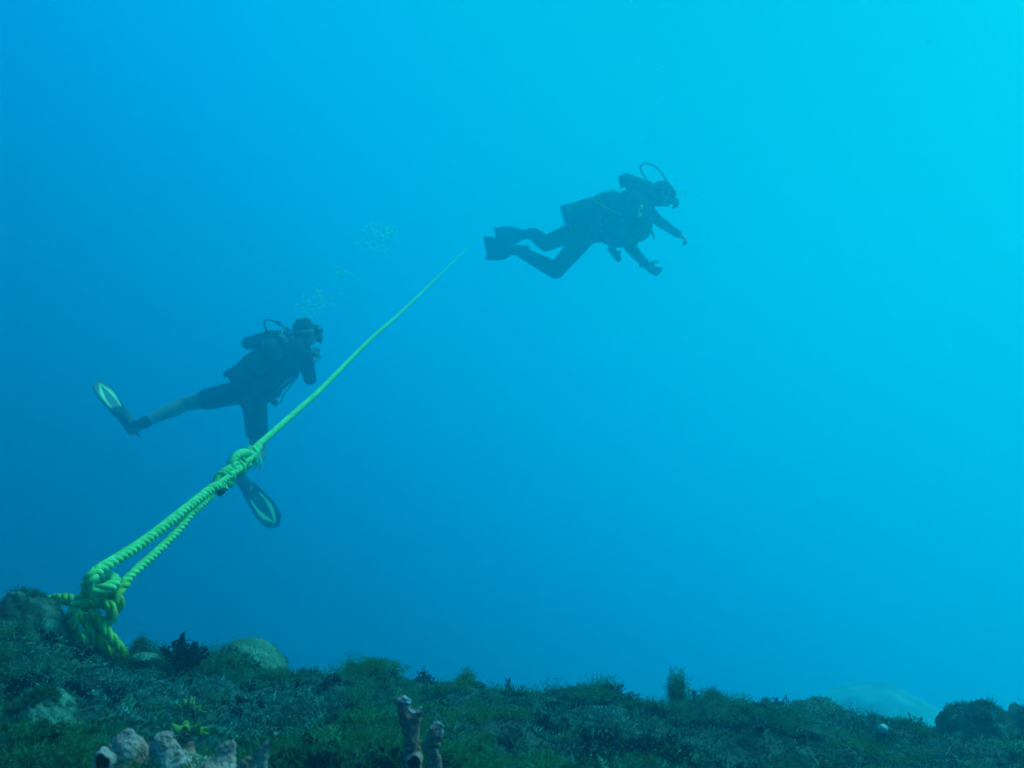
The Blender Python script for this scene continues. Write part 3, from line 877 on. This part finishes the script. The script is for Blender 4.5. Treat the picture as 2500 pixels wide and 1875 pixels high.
def fin(root, ankle, heel, toe_dir, side, blade_len, stripes=True, splay=1.0, arch=0.03, tip=0.0, wmul=1.0, w0=.052, flare=.062):
    """open heel fin: foot pocket, blade with rails, inserts and heel strap"""
    t = toe_dir.normalized(); sd = (side - t * side.dot(t)).normalized(); up = sd.cross(t).normalized()
    P = lambda a, b, c: heel + t * a + sd * b + up * c
    fp = MB()
    fp.loft([(P(.03, 0, .01), sd * .038, up * .040), (P(.09, 0, .014), sd * .046, up * .042), (P(.16, 0, .010), sd * .052, up * .034), (P(.20, 0, 0), sd * .056, up * .020), (P(.235, 0, 0), sd * .056, up * .010)], 18, 3)
    f_ = fp.build('fin', M['rubber'], root)
    x0 = .20
    def hw(u): return wmul * (w0 + (.052 * math.sin(math.pi * min(1, u * .82)) if tip else flare * u ** .8))
    def bz(u): return -arch * u * u
    def sheet(outline, th, z=0.0):
        vs = []; n = len(outline)
        for s_ in (1, -1):
            for (a, b) in outline:
                u = (a - x0) / blade_len
                vs.append(P(a, b * splay, bz(u) + z + s_ * th))
        fs = [tuple(range(n)), tuple(range(2 * n - 1, n - 1, -1))]
        for i in range(n):
            j = (i + 1) % n
            fs.append((i, j, n + j, n + i))
        return mesh_from(vs, fs)
    # blade as a strip grid
    mb = MB(); R = []
    m = 12
    for i in range(m + 1):
        u = i / m; a = x0 + blade_len * u
        row = []
        notch = lambda q: ((1 - abs(q)) * tip if tip else -(1 - abs(q)) * .03) * max(0, (u - .6) / .4)
        qs = [-1, -.8, -.5, -.2, 0, .2, .5, .8, 1]
        for s_ in (1, -1):
            for q in (qs if s_ == 1 else qs[::-1]):
                row.append(P(a + notch(q), hw(u) * q * splay, bz(u) + s_ * .0028))
        R.append(row)
    mb.rings(R); bl = mb.build('blade', M['rubber'] if not stripes else M['clear'], f_, smooth=False)
    for s_ in (-1, 1):
        rl = MB(); rl.tube([P(x0 - .04, s_ * .050 * splay, 0), P(x0 + blade_len * .3, s_ * hw(.3) * splay, bz(.3)), P(x0 + blade_len * .65, s_ * hw(.65) * splay, bz(.65)), P(x0 + blade_len * .98, s_ * hw(.98) * splay, bz(.98))],
                            lambda q: .011 * (1 - .5 * q), 8, .03)
        rl.build('rail', M['rubber'], bl)
    if stripes:
        for s_ in (-1, 1):
            ol = []
            top = [(-.08, .80), (.25, .82), (.55, .76), (.74, .66), (.80, .52), (1.04, .08)]
            bot = [(.96, .05), (.72, .28), (.40, .54), (.12, .71)]
            for (u, q) in top + bot:
                ol.append((x0 + blade_len * u, s_ * hw(u) * q))
            for zz in (.0042, -.0042):
                me_ = sheet(ol, .0012, zz)
                link_mesh('blade_insert', me_, M['lime'], bl, smooth=False)
        # dark tip
        ol = [(x0 + blade_len * .98, -hw(.96) * .85), (x0 + blade_len * .98, hw(.96) * .85), (x0 + blade_len * 1.0 + tip * .5, hw(1) * .5), (x0 + blade_len + tip, 0), (x0 + blade_len * 1.0 + tip * .5, -hw(1) * .5)]
        link_mesh('blade_tip', sheet(ol, .0036), M['rubber'], bl, smooth=False)
    st = MB()
    pts = [P(.07, .047, .015), P(.02, .044, .02), P(-.025, .022, .022), P(-.034, 0, .022), P(-.025, -.022, .022), P(.02, -.044, .02), P(.07, -.047, .015)]
    st.tube(pts, .008, 6, .012)
    st.cone(P(-.03, 0, .02), P(-.075, 0, .03), .008, .010, 8)
    st.build('heel_strap', M['rubber'], f_)
    return P

def boot(mb, ankle, knee, heel, toe_dir, side):
    t = toe_dir.normalized(); sd = (side - t * side.dot(t)).normalized(); up = sd.cross(t)
    mb.cone(ankle.lerp(knee, .05), ankle, .048, .044, 12)
    mb.cone(ankle, heel + t * .03, .044, .038, 12)
    mb.cone(heel + t * .02, heel + t * .14, .038, .036, 12)

def limb(mb, *pr, n=14):
    for (a, ra), (b, rb) in zip(pr, pr[1:]): mb.cone(a, b, ra, rb, n)

# ---- diver near the rope: short wetsuit, seen from behind
D = 7.5
dp = lambda px, py, dd=0.0: pix(px, py, D + dd)
root1 = empty('person', dp(606, 958), 'scuba diver in a short dark wetsuit, bare legs spread, fins with lime inserts', 'person')
pel, wai, che, nek = dp(604, 958, .02), dp(640, 918, .03), dp(684, 868, .02), dp(715, 830, .0)
hL, hR = dp(583, 958, .04), dp(621, 976, -.06)
sL, sR = dp(660, 826, .14), dp(740, 858, -.10)
up1 = (nek - pel).normalized()
lr1 = (sR - sL); lr1 = (lr1 - up1 * lr1.dot(up1)).normalized()
back1 = lr1.cross(up1).normalized()
if back1.y > 0: back1 = -back1
kL, aL = dp(452, 986, .05), dp(350, 1033, -.10)
kR, aR = dp(632, 1110, -.04), dp(590, 1142, -.38)
eL, wL = dp(606, 838, .34), dp(682, 856, .42)
eR, wR = dp(757, 924, .12), dp(757, 880, .30)
hc = dp(747, 812, .03)
face1 = (dp(772, 806, .08) - dp(747, 812, 0)).normalized()
headup1 = (Vector((0, 0, 1)) + up1 * .4).normalized()
toeL = (dp(237, 924, .05) - dp(325, 1050, -.10)); toeR = (dp(665, 1272, -.25) - dp(572, 1150, -.42))
heelL = dp(323, 1052, -.11); heelR = dp(574, 1148, -.42)

def torso(mb, pel, wai, che, nek, lr, bk, g=0.0):
    mb.loft([(pel - (wai - pel).normalized() * .09, lr * (.11 + g), bk * (.08 + g)), (pel, lr * (.165 + g), bk * (.115 + g)), (wai, lr * (.145 + g), bk * (.100 + g)), (che, lr * (.172 + g), bk * (.120 + g)),
             (che.lerp(nek, .62), lr * (.155 + g), bk * (.095 + g)), (nek, lr * (.065 + g), bk * (.062 + g))], 24, 5)

def body_parts(mb, g=0.0, legs=True, fore=True):
    torso(mb, pel, wai, che, nek, lr1, back1, g)
    limb(mb, (sL, .058 + g), (eL, .043 + g)); limb(mb, (sR, .058 + g), (eR, .043 + g))
    limb(mb, (sL.lerp(nek, .5), .055 + g), (sL, .060 + g)); limb(mb, (sR.lerp(nek, .5), .055 + g), (sR, .060 + g))
mb = MB()
body_parts(mb)
limb(mb, (eL, .041), (eL.lerp(wL, .35), .040), (wL, .027)); limb(mb, (eR, .041), (eR.lerp(wR, .35), .040), (wR, .027))
limb(mb, (hL, .085), (hL.lerp(kL, .5), .076), (kL, .055), (kL.lerp(aL, .32), .056), (kL.lerp(aL, .7), .042), (aL, .034), (heelL, .032), (heelL + toeL.normalized() * .17, .03))
limb(mb, (hR, .085), (hR.lerp(kR, .5), .076), (kR, .055), (kR.lerp(aR, .32), .056), (kR.lerp(aR, .7), .042), (aR, .034), (heelR, .032), (heelR + toeR.normalized() * .17, .03))
limb(mb, (nek, .055), (hc - headup1 * .05, .052))
hP, hs, hu, hf = head_shape(mb, hc, face1, headup1, 0.94)
hand_shape(mb, wR, (dp(765, 868, .38) - wR), Vector((.2, 0, .8)), 1.0, .9, 1)
hand_shape(mb, wL, (wL - eL), Vector((0, -.5, -.5)), 1.0, .6, -1)
mb.solid('body', M['skin'], root1, voxel=.0065, it=4)
# short wetsuit
mb = MB(); body_parts(mb, .009)
limb(mb, (hL, .096), (hL.lerp(kL, .58), .084)); limb(mb, (hR, .096), (hR.lerp(kR, .56), .086))
mb.solid('wetsuit', M['neoprene'], root1, voxel=.009, it=4)
for nm, a_, k_, h_, t_ in (('dive_boot', aL, kL, heelL, toeL), ('dive_boot', aR, kR, heelR, toeR)):
    mb = MB(); boot(mb, a_, k_, h_, t_, lr1); mb.solid(nm, M['neoprene'], root1, voxel=.007, it=3)
# buoyancy vest
mb = MB()
torso(mb, pel + up1 * .05, wai, che, nek - up1 * .03, lr1, back1, .03)
mb.ball(wai - up1 * .05 + lr1 * .16, back1 * .07, lr1 * .055, up1 * .11); mb.ball(wai - up1 * .05 - lr1 * .16, back1 * .07, lr1 * .055, up1 * .11)
mb.ball(che + lr1 * .12 + back1 * .03, back1 * .06, lr1 * .07, up1 * .15); mb.ball(che - lr1 * .12 + back1 * .03, back1 * .06, lr1 * .07, up1 * .15)
mb.cone(che + back1 * .08 + up1 * .1, pel + back1 * .09 + up1 * .05, .07, .07)
mb.solid('buoyancy_vest', M['bcd'], root1, voxel=.009, it=4)
for s_ in (-1, 1):
    MB().tube([che + lr1 * .10 * s_ + back1 * .12, nek + lr1 * .09 * s_ + back1 * .02, che + lr1 * .12 * s_ - back1 * .13, wai + lr1 * .14 * s_ - back1 * .10], .014, 6, .02).build('shoulder_strap', M['bcd'], root1)
tb, tt = dp(578, 928, -.16), dp(684, 838, -.22)
f0 = tank(root1, tb, tt, .088, back1)
# hoses
h_ = MB(); h_.tube([f0, dp(661, 815, -.22), dp(647, 800, -.2), dp(646, 784, -.18), dp(658, 781, -.15), dp(682, 790, -.1), dp(705, 808, -.05), dp(735, 835, .1), hP(.13, -.075, .03)], .0066, 8, .015)
h_.build('regulator_hose', M['rubber'], root1)
MB().cone(dp(678, 788, -.1), dp(684, 792, -.1), .014, .014, 10).build('hose_swivel', M['rubber'], root1)
MB().tube([f0, dp(688, 806, -.15), dp(700, 800, -.1), dp(712, 815, -.05), dp(722, 845, -.12)], .006, 8, .015).build('inflator_hose', M['metal'], root1)
MB().tube([f0, dp(640, 846, -.15), dp(610, 862, -.1), dp(588, 880, .0), dp(570, 905, .05)], .006, 8, .02).build('gauge_hose', M['yellow'], root1)
mb = MB(); mb.cone(dp(560, 910, .0), dp(552, 914, .02), .03, .024); mb.cone(dp(560, 910, 0), dp(566, 924, .0), .024, .02); mb.build('gauge_console', M['rubber'], root1)
# trailing hose and clip on the right hip
MB().tube([dp(700, 880, -.1), dp(728, 912, -.1), dp(715, 935, -.1), dp(695, 960, -.1), dp(684, 985, -.08)], .0042, 6, .02).build('lanyard', M['rubber'], root1)
MB().tube([dp(698, 928, -.14), dp(706, 922, -.14), dp(712, 928, -.14), dp(704, 934, -.14), dp(698, 928, -.14)], .005, 6, .01).build('clip_ring', M['metal'], root1)
mb = MB(); mb.cone(dp(664, 975, -.1), dp(672, 984, -.08), .028, .02); mb.cone(dp(676, 965, -.1), dp(684, 958, -.08), .02, .014); mb.build('side_pouch', M['bcd'], root1)
mb = MB(); mb.ball(dp(673, 990, -.1), (.010, 0, 0), (0, .008, 0), (.004, 0, .008)); mb.build('buckle', M['metal'], root1)
mb = MB(); mb.ball(dp(581, 940, -.28), (.022, 0, .01), (0, .01, 0), (-.006, 0, .028)); mb.build('tank_sticker', M['tank'], root1)
mask_and_reg(root1, hP, hs, hu, hf, strap='strap')
mb = MB(); mb.ball(hP(-.022, .034, 0), hs * .074, hf * .091, hu * .082); mb.ball(hP(-.04, .0, 0), hs * .067, hf * .065, hu * .080)
mb.solid('hair', M['hair'], root1, voxel=.006, it=2, disp=lambda co: .004 * fbm(co * 60, 2))
MB().tube(ring_around(wR.lerp(eR, .12), (wR - eR), .030, 1, 0), .008, 8).build('wrist_watch', M['rubber'], root1)
fin(root1, aL, heelL, toeL, Vector((.50, .85, .35)), .27, True, arch=0, tip=.05, wmul=.76)
fin(root1, aR, heelR, toeR, Vector((.75, .5, .45)), .29, True, arch=0, tip=.05, wmul=.76)
# compact camera held in the right hand
cc = dp(766, 868, .36)
croot = empty('dive_camera', cc, 'small boxed camera with a bright glint held up by the diver in shorts', 'camera')
ca = Vector((.8, .5, .1)).normalized(); cb = Vector((-.1, .1, 1)).normalized(); cd = ca.cross(cb).normalized()
mb = MB(); mb.box(cc, ca * .042, cb * .030, cd * .018)
o = mb.build('housing', M['rubber'], croot, smooth=False)
bv = o.modifiers.new('bevel', 'BEVEL'); bv.width = .006; bv.segments = 2
mb = MB(); mb.cone(cc + cd * .018, cc + cd * .04, .020, .018, 14); mb.build('lens_port', M['glass'], croot)
mb = MB(); mb.box(cc + Vector((.012, -.030, 0)), Vector((.009, 0, 0)), Vector((0, .004, 0)), Vector((0, 0, .022))); mb.build('glint_plate', M['bubble'], croot, smooth=False)  # pale plate added to paint the bright glint on the device

# ---- far diver swimming towards the bright water, side on
D2 = 9.1
zp = lambda zx, zy, dd=0.0: pix(1140 + zx / 3.568, 370 + zy / 3.568, D2 + dd)
root2 = empty('person', zp(1000, 720), 'scuba diver in a full dark wetsuit swimming level, knees bent and arms hanging', 'person')
pel, wai, che, nek = zp(1000, 690), zp(1190, 620), zp(1400, 540), zp(1590, 420)
up2 = (nek - pel).normalized()
lr2 = (Vector((0, 1, 0)) + Vector((.12, 0, 0.1))); lr2 = (lr2 - up2 * lr2.dot(up2)).normalized()
back2 = lr2.cross(up2).normalized()
if back2.z < 0: back2 = -back2
hN, hF = zp(1030, 740, -.10), zp(960, 690, .10)
kN, aN = zp(775, 1035, -.10), zp(480, 880, .16)
kF, aF = zp(690, 800, .30), zp(560, 712, .62)
sN, sF = zp(1530, 560, -.18), zp(1570, 500, .18)
eN, wN = zp(1420, 830, -.28), zp(1555, 985, -.30)
eF, wF = zp(1650, 590, .44), zp(1842, 722, .36)
hc = zp(1712, 372, 0)
face2 = Vector((.95, -.12, -.22)).normalized()
hup2 = Vector((-.15, .0, 1)).normalized()
toeN = (zp(200, 850, .30) - zp(450, 860, .16)).normalized(); toeF = (zp(215, 770, .75) - zp(520, 735, .62)).normalized()
heelN = zp(505, 860, .16) ; heelF = zp(600, 712, .60)
def body2(mb, g=0.0):
    torso(mb, pel, wai, che, nek, lr2, back2, g)
    limb(mb, (sN, .058 + g), (eN, .044 + g), (eN.lerp(wN, .35), .042 + g), (wN, .029 + g)); limb(mb, (sF, .058 + g), (eF, .044 + g), (eF.lerp(wF, .35), .040 + g), (wF, .028 + g))
    limb(mb, (sN.lerp(nek, .5), .055 + g), (sN, .060 + g)); limb(mb, (sF.lerp(nek, .5), .055 + g), (sF, .060 + g))
    limb(mb, (hN, .088 + g), (hN.lerp(kN, .5), .080 + g), (kN, .068 + g), (kN.lerp(aN, .3), .066 + g), (kN.lerp(aN, .7), .054 + g), (aN, .044 + g))
    limb(mb, (hF, .088 + g), (hF.lerp(kF, .5), .080 + g), (kF, .068 + g), (kF.lerp(aF, .3), .066 + g), (kF.lerp(aF, .7), .054 + g), (aF, .044 + g))
mb = MB(); body2(mb)
limb(mb, (aN, .036), (heelN, .032), (heelN + toeN * .17, .03)); limb(mb, (aF, .036), (heelF, .032), (heelF + toeF * .17, .03))
limb(mb, (nek, .055), (hc - hup2 * .04 - face2 * .02, .054))
hP, hs, hu, hf = head_shape(mb, hc, face2, hup2)
hand_shape(mb, wN, zp(1650, 1045, -.3) - wN, Vector((-.25, -1, .1)), 1.1, .8, -1)
hand_shape(mb, wF, zp(1900, 755, .33) - wF, Vector((-.3, .3, -.9)), 1.0, 1.4, 1)
mb.solid('body', M['skin'], root2, voxel=.0068, it=4)
mb = MB(); body2(mb, .010); mb.solid('wetsuit', M['neoprene'], root2, voxel=.010, it=4)
mb = MB(); mb.ball(hP(-.016, .030, 0), hs * .084, hf * .104, hu * .096); mb.ball(hP(-.03, -.035, 0), hs * .074, hf * .075, hu * .085); mb.cone(nek, hc - hup2 * .04 - face2 * .03, .07, .066)
mb.solid('hood', M['neoprene'], root2, voxel=.007, it=3)
for a_, k_, h_, t_ in ((aN, kN, heelN, toeN), (aF, kF, heelF, toeF)):
    mb = MB(); boot(mb, a_, k_, h_, t_, lr2); mb.cone(a_, h_, .05, .05); mb.solid('dive_boot', M['neoprene'], root2, voxel=.008, it=3)
mb = MB()
torso(mb, pel + up2 * .04, wai, che, nek - up2 * .03, lr2, back2, .032)
mb.ball(wai - up2 * .03 + lr2 * .15 - back2 * .05, back2 * .08, lr2 * .055, up2 * .12); mb.ball(wai - up2 * .03 - lr2 * .15 - back2 * .05, back2 * .08, lr2 * .055, up2 * .12)
mb.ball(che + back2 * .10, back2 * .10, lr2 * .17, up2 * .20); mb.ball(zp(1300, 720, -.12), (.17, 0, -.03), (0, .10, 0), (.02, 0, .12)); mb.ball(zp(1490, 640, -.08), (.12, 0, .06), (0, .13, 0), (-.05, 0, .14))
mb.cone(zp(1390, 250, -.05), zp(1560, 330, 0), .065, .085); mb.cone(zp(1350, 235, -.08), zp(1420, 240, -.02), .036, .05); mb.cone(zp(1345, 240, -.08), zp(1350, 305, -.06), .032, .02)
mb.cone(zp(1560, 330, 0), zp(1490, 470, 0), .085, .10); mb.cone(zp(1500, 300, 0), zp(1620, 350, 0), .06, .05)
mb.solid('buoyancy_vest', M['bcd'], root2, voxel=.010, it=4)
tb, tt = zp(850, 560, -.05), zp(1350, 405, -.05)
f0 = tank(root2, tb, tt, .092, back2)
MB().tube([zp(1500, 330, -.02), zp(1560, 245, -.05), zp(1520, 175, -.08), zp(1512, 130, -.08), zp(1550, 103, -.08), zp(1610, 115, -.08), zp(1680, 165, -.08), zp(1740, 255, -.1), zp(1790, 330, -.12), hP(.125, -.075, -.02)], .0085, 8, .02).build('regulator_hose', M['rubber'], root2)
MB().tube([zp(1400, 345, -.16), zp(1300, 325, -.17), zp(1180, 350, -.18), zp(1105, 395, -.19), zp(1110, 425, -.2), zp(1220, 490, -.22), zp(1350, 552, -.24)], .0036, 8, .02).build('spare_air_hose', M['yellow'], root2)
mb = MB(); p = zp(1515, 488, -.28); mb.cone(p, p + Vector((0, -.02, 0)), .022, .018, 14); mb.cone(zp(1500, 505, -.28), zp(1495, 530, -.28), .010, .010); p = zp(1503, 562, -.28); mb.cone(p, p + Vector((0, -.02, 0)), .022, .016, 14)
mb.build('spare_regulator', M['yellow'], root2)
MB().tube([zp(1450, 340, -.1), zp(1412, 400, -.15), zp(1405, 460, -.2)], .012, 8, .02).build('inflator_hose', M['clear'], root2)
mb = MB(); mb.tube([zp(1200, 720, -.2), zp(1240, 800, -.2), zp(1265, 850, -.2)], .016, 8, .02); mb.cone(zp(1262, 850, -.2), zp(1318, 930, -.2), .036, .030); mb.cone(zp(1290, 880, -.2), zp(1335, 875, -.2), .022, .012); mb.build('gauge_console', M['rubber'], root2)
mb = MB(); mb.tube([zp(1580, 620, -.1), zp(1605, 690, -.1), zp(1625, 735, -.1), zp(1630, 765, -.1)], lambda t: .014 * (1 - .5 * t), 8, .02); mb.build('chest_strap', M['rubber'], root2)
for s_ in (-1, 1):
    MB().tube([che + lr2 * .11 * s_ + back2 * .12, nek + lr2 * .09 * s_ + back2 * .05, nek.lerp(che, .3) + lr2 * .12 * s_ - back2 * .10, wai + lr2 * .15 * s_ - back2 * .08], .016, 6, .02).build('shoulder_strap', M['bcd'], root2)
mask_and_reg(root2, hP, hs, hu, hf)
MB().tube(ring_around(wN.lerp(eN, .10), (wN - eN), .042, 1, 0), .013, 8).build('wrist_computer', M['rubber'], root2)
fin(root2, aN, heelN, toeN, Vector((-.35, -.50, 1)), .24, False, 1.0, 0.02, w0=.088, flare=.024)
fin(root2, aF, heelF, toeF, Vector((-.1, -.15, 1)), .24, False, 1.0, 0.02, w0=.080, flare=.022)

# ------------------------------------------------------------------ bubbles and drifting specks
def bubbles(name, label, clusters, D, rmax=0.009):
    mb = MB()
    for (px, py, sx, sy, n) in clusters:
        for i in range(int(n * 1.8)):
            p = pix(random.gauss(px, sx), random.gauss(py, sy), D + random.gauss(0, .12))
            r = rmax * (0.18 + 1.1 * random.random() ** 4)
            t = random.uniform(-.5, .5)
            ax = Vector((math.cos(t), 0, math.sin(t))); az = Vector((-math.sin(t), 0, math.cos(t)))
            mb.ball(p, ax * r * 1.3, Vector((0, r, 0)), az * r * .65, 6)
    o = mb.build(name, M['bubble'])
    tag(o, label, 'bubbles', kind='stuff')
bubbles('rising_bubbles', 'pale air bubbles rising in puffs from the diver in shorts', [(752, 760, 20, 12, 46), (776, 738, 20, 14, 50), (775, 716, 5, 4, 10), (745, 745, 10, 14, 26), (835, 672, 14, 10, 34), (855, 668, 12, 8, 12),
        (905, 562, 16, 10, 50), (940, 575, 16, 14, 60), (955, 560, 10, 8, 24), (915, 600, 22, 16, 40), (875, 593, 8, 5, 10), (820, 710, 16, 20, 10)], 7.6, .0105)
bubbles('exhaled_bubbles', 'small bubbles leaving the mouthpiece of the level swimming diver', [(1656, 474, 6, 6, 22), (1676, 462, 16, 14, 30), (1700, 460, 2, 1, 3), (1684, 515, 2, 2, 2), (1590, 300, 18, 26, 26), (1602, 250, 16, 24, 16),
        (1625, 150, 10, 24, 8), (1540, 8, 3, 9, 5), (1580, 350, 20, 12, 8)], 9.1, .0100)
mb = MB()
for i in range(900):
    d = 0.8 + 9 * random.random() ** 1.3
    p = pix(random.uniform(-100, 2600), random.uniform(-60, 1700), d)
    r = random.uniform(0.0004, 0.0010) * (0.5 + 0.13 * d)
    mb.ball(p, (r * 1.2, 0, 0), (0, r, 0), (0, 0, r), 4)
for i in range(70):   # thicker just in front of the divers
    p = pix(random.gauss(1440, 90), random.gauss(560, 45), 7.0 + random.random())
    r = random.uniform(.002, .005); mb.ball(p, (r, 0, 0), (0, r, 0), (0, 0, r), 4)
o = mb.build('drifting_specks', M['speck']); tag(o, 'faint pale specks drifting in the open water', 'specks', kind='stuff')

# ------------------------------------------------------------------ the water itself
zmin = float(Z.min())
hb = MB(); HT = 6.6; cx, cy, cz = 0, 7.4, (HT + zmin - 1.0) / 2
hb.box((cx, cy, cz), (10.4, 0, 0), (0, 10.6, 0), (0, 0, (HT - zmin + 1.0) / 2))
haze = hb.build('haze', None, smooth=False)
hm = bpy.data.materials.new('water_haze'); hm.use_nodes = True
t = hm.node_tree
for n in list(t.nodes): t.nodes.remove(n)
ho = t.nodes.new('ShaderNodeOutputMaterial'); pv = t.nodes.new('ShaderNodeVolumePrincipled')
pv.inputs['Color'].default_value = (0.02, 0.76, 1.0, 1)
pv.inputs['Absorption Color'].default_value = (0.0, 1.0, 1.0, 1)
pv.inputs['Density'].default_value = 0.11
pv.inputs['Anisotropy'].default_value = 0.80
va_ = t.nodes.new('ShaderNodeVolumeAbsorption')   # water swallows red first
va_.inputs['Color'].default_value = (0.0, 1.0, 1.0, 1); va_.inputs['Density'].default_value = 0.12
ad_ = t.nodes.new('ShaderNodeAddShader')
t.links.new(pv.outputs[0], ad_.inputs[0]); t.links.new(va_.outputs[0], ad_.inputs[1])
t.links.new(ad_.outputs[0], ho.inputs['Volume'])
haze.data.materials.append(hm)
tag(haze, kind='stuff')
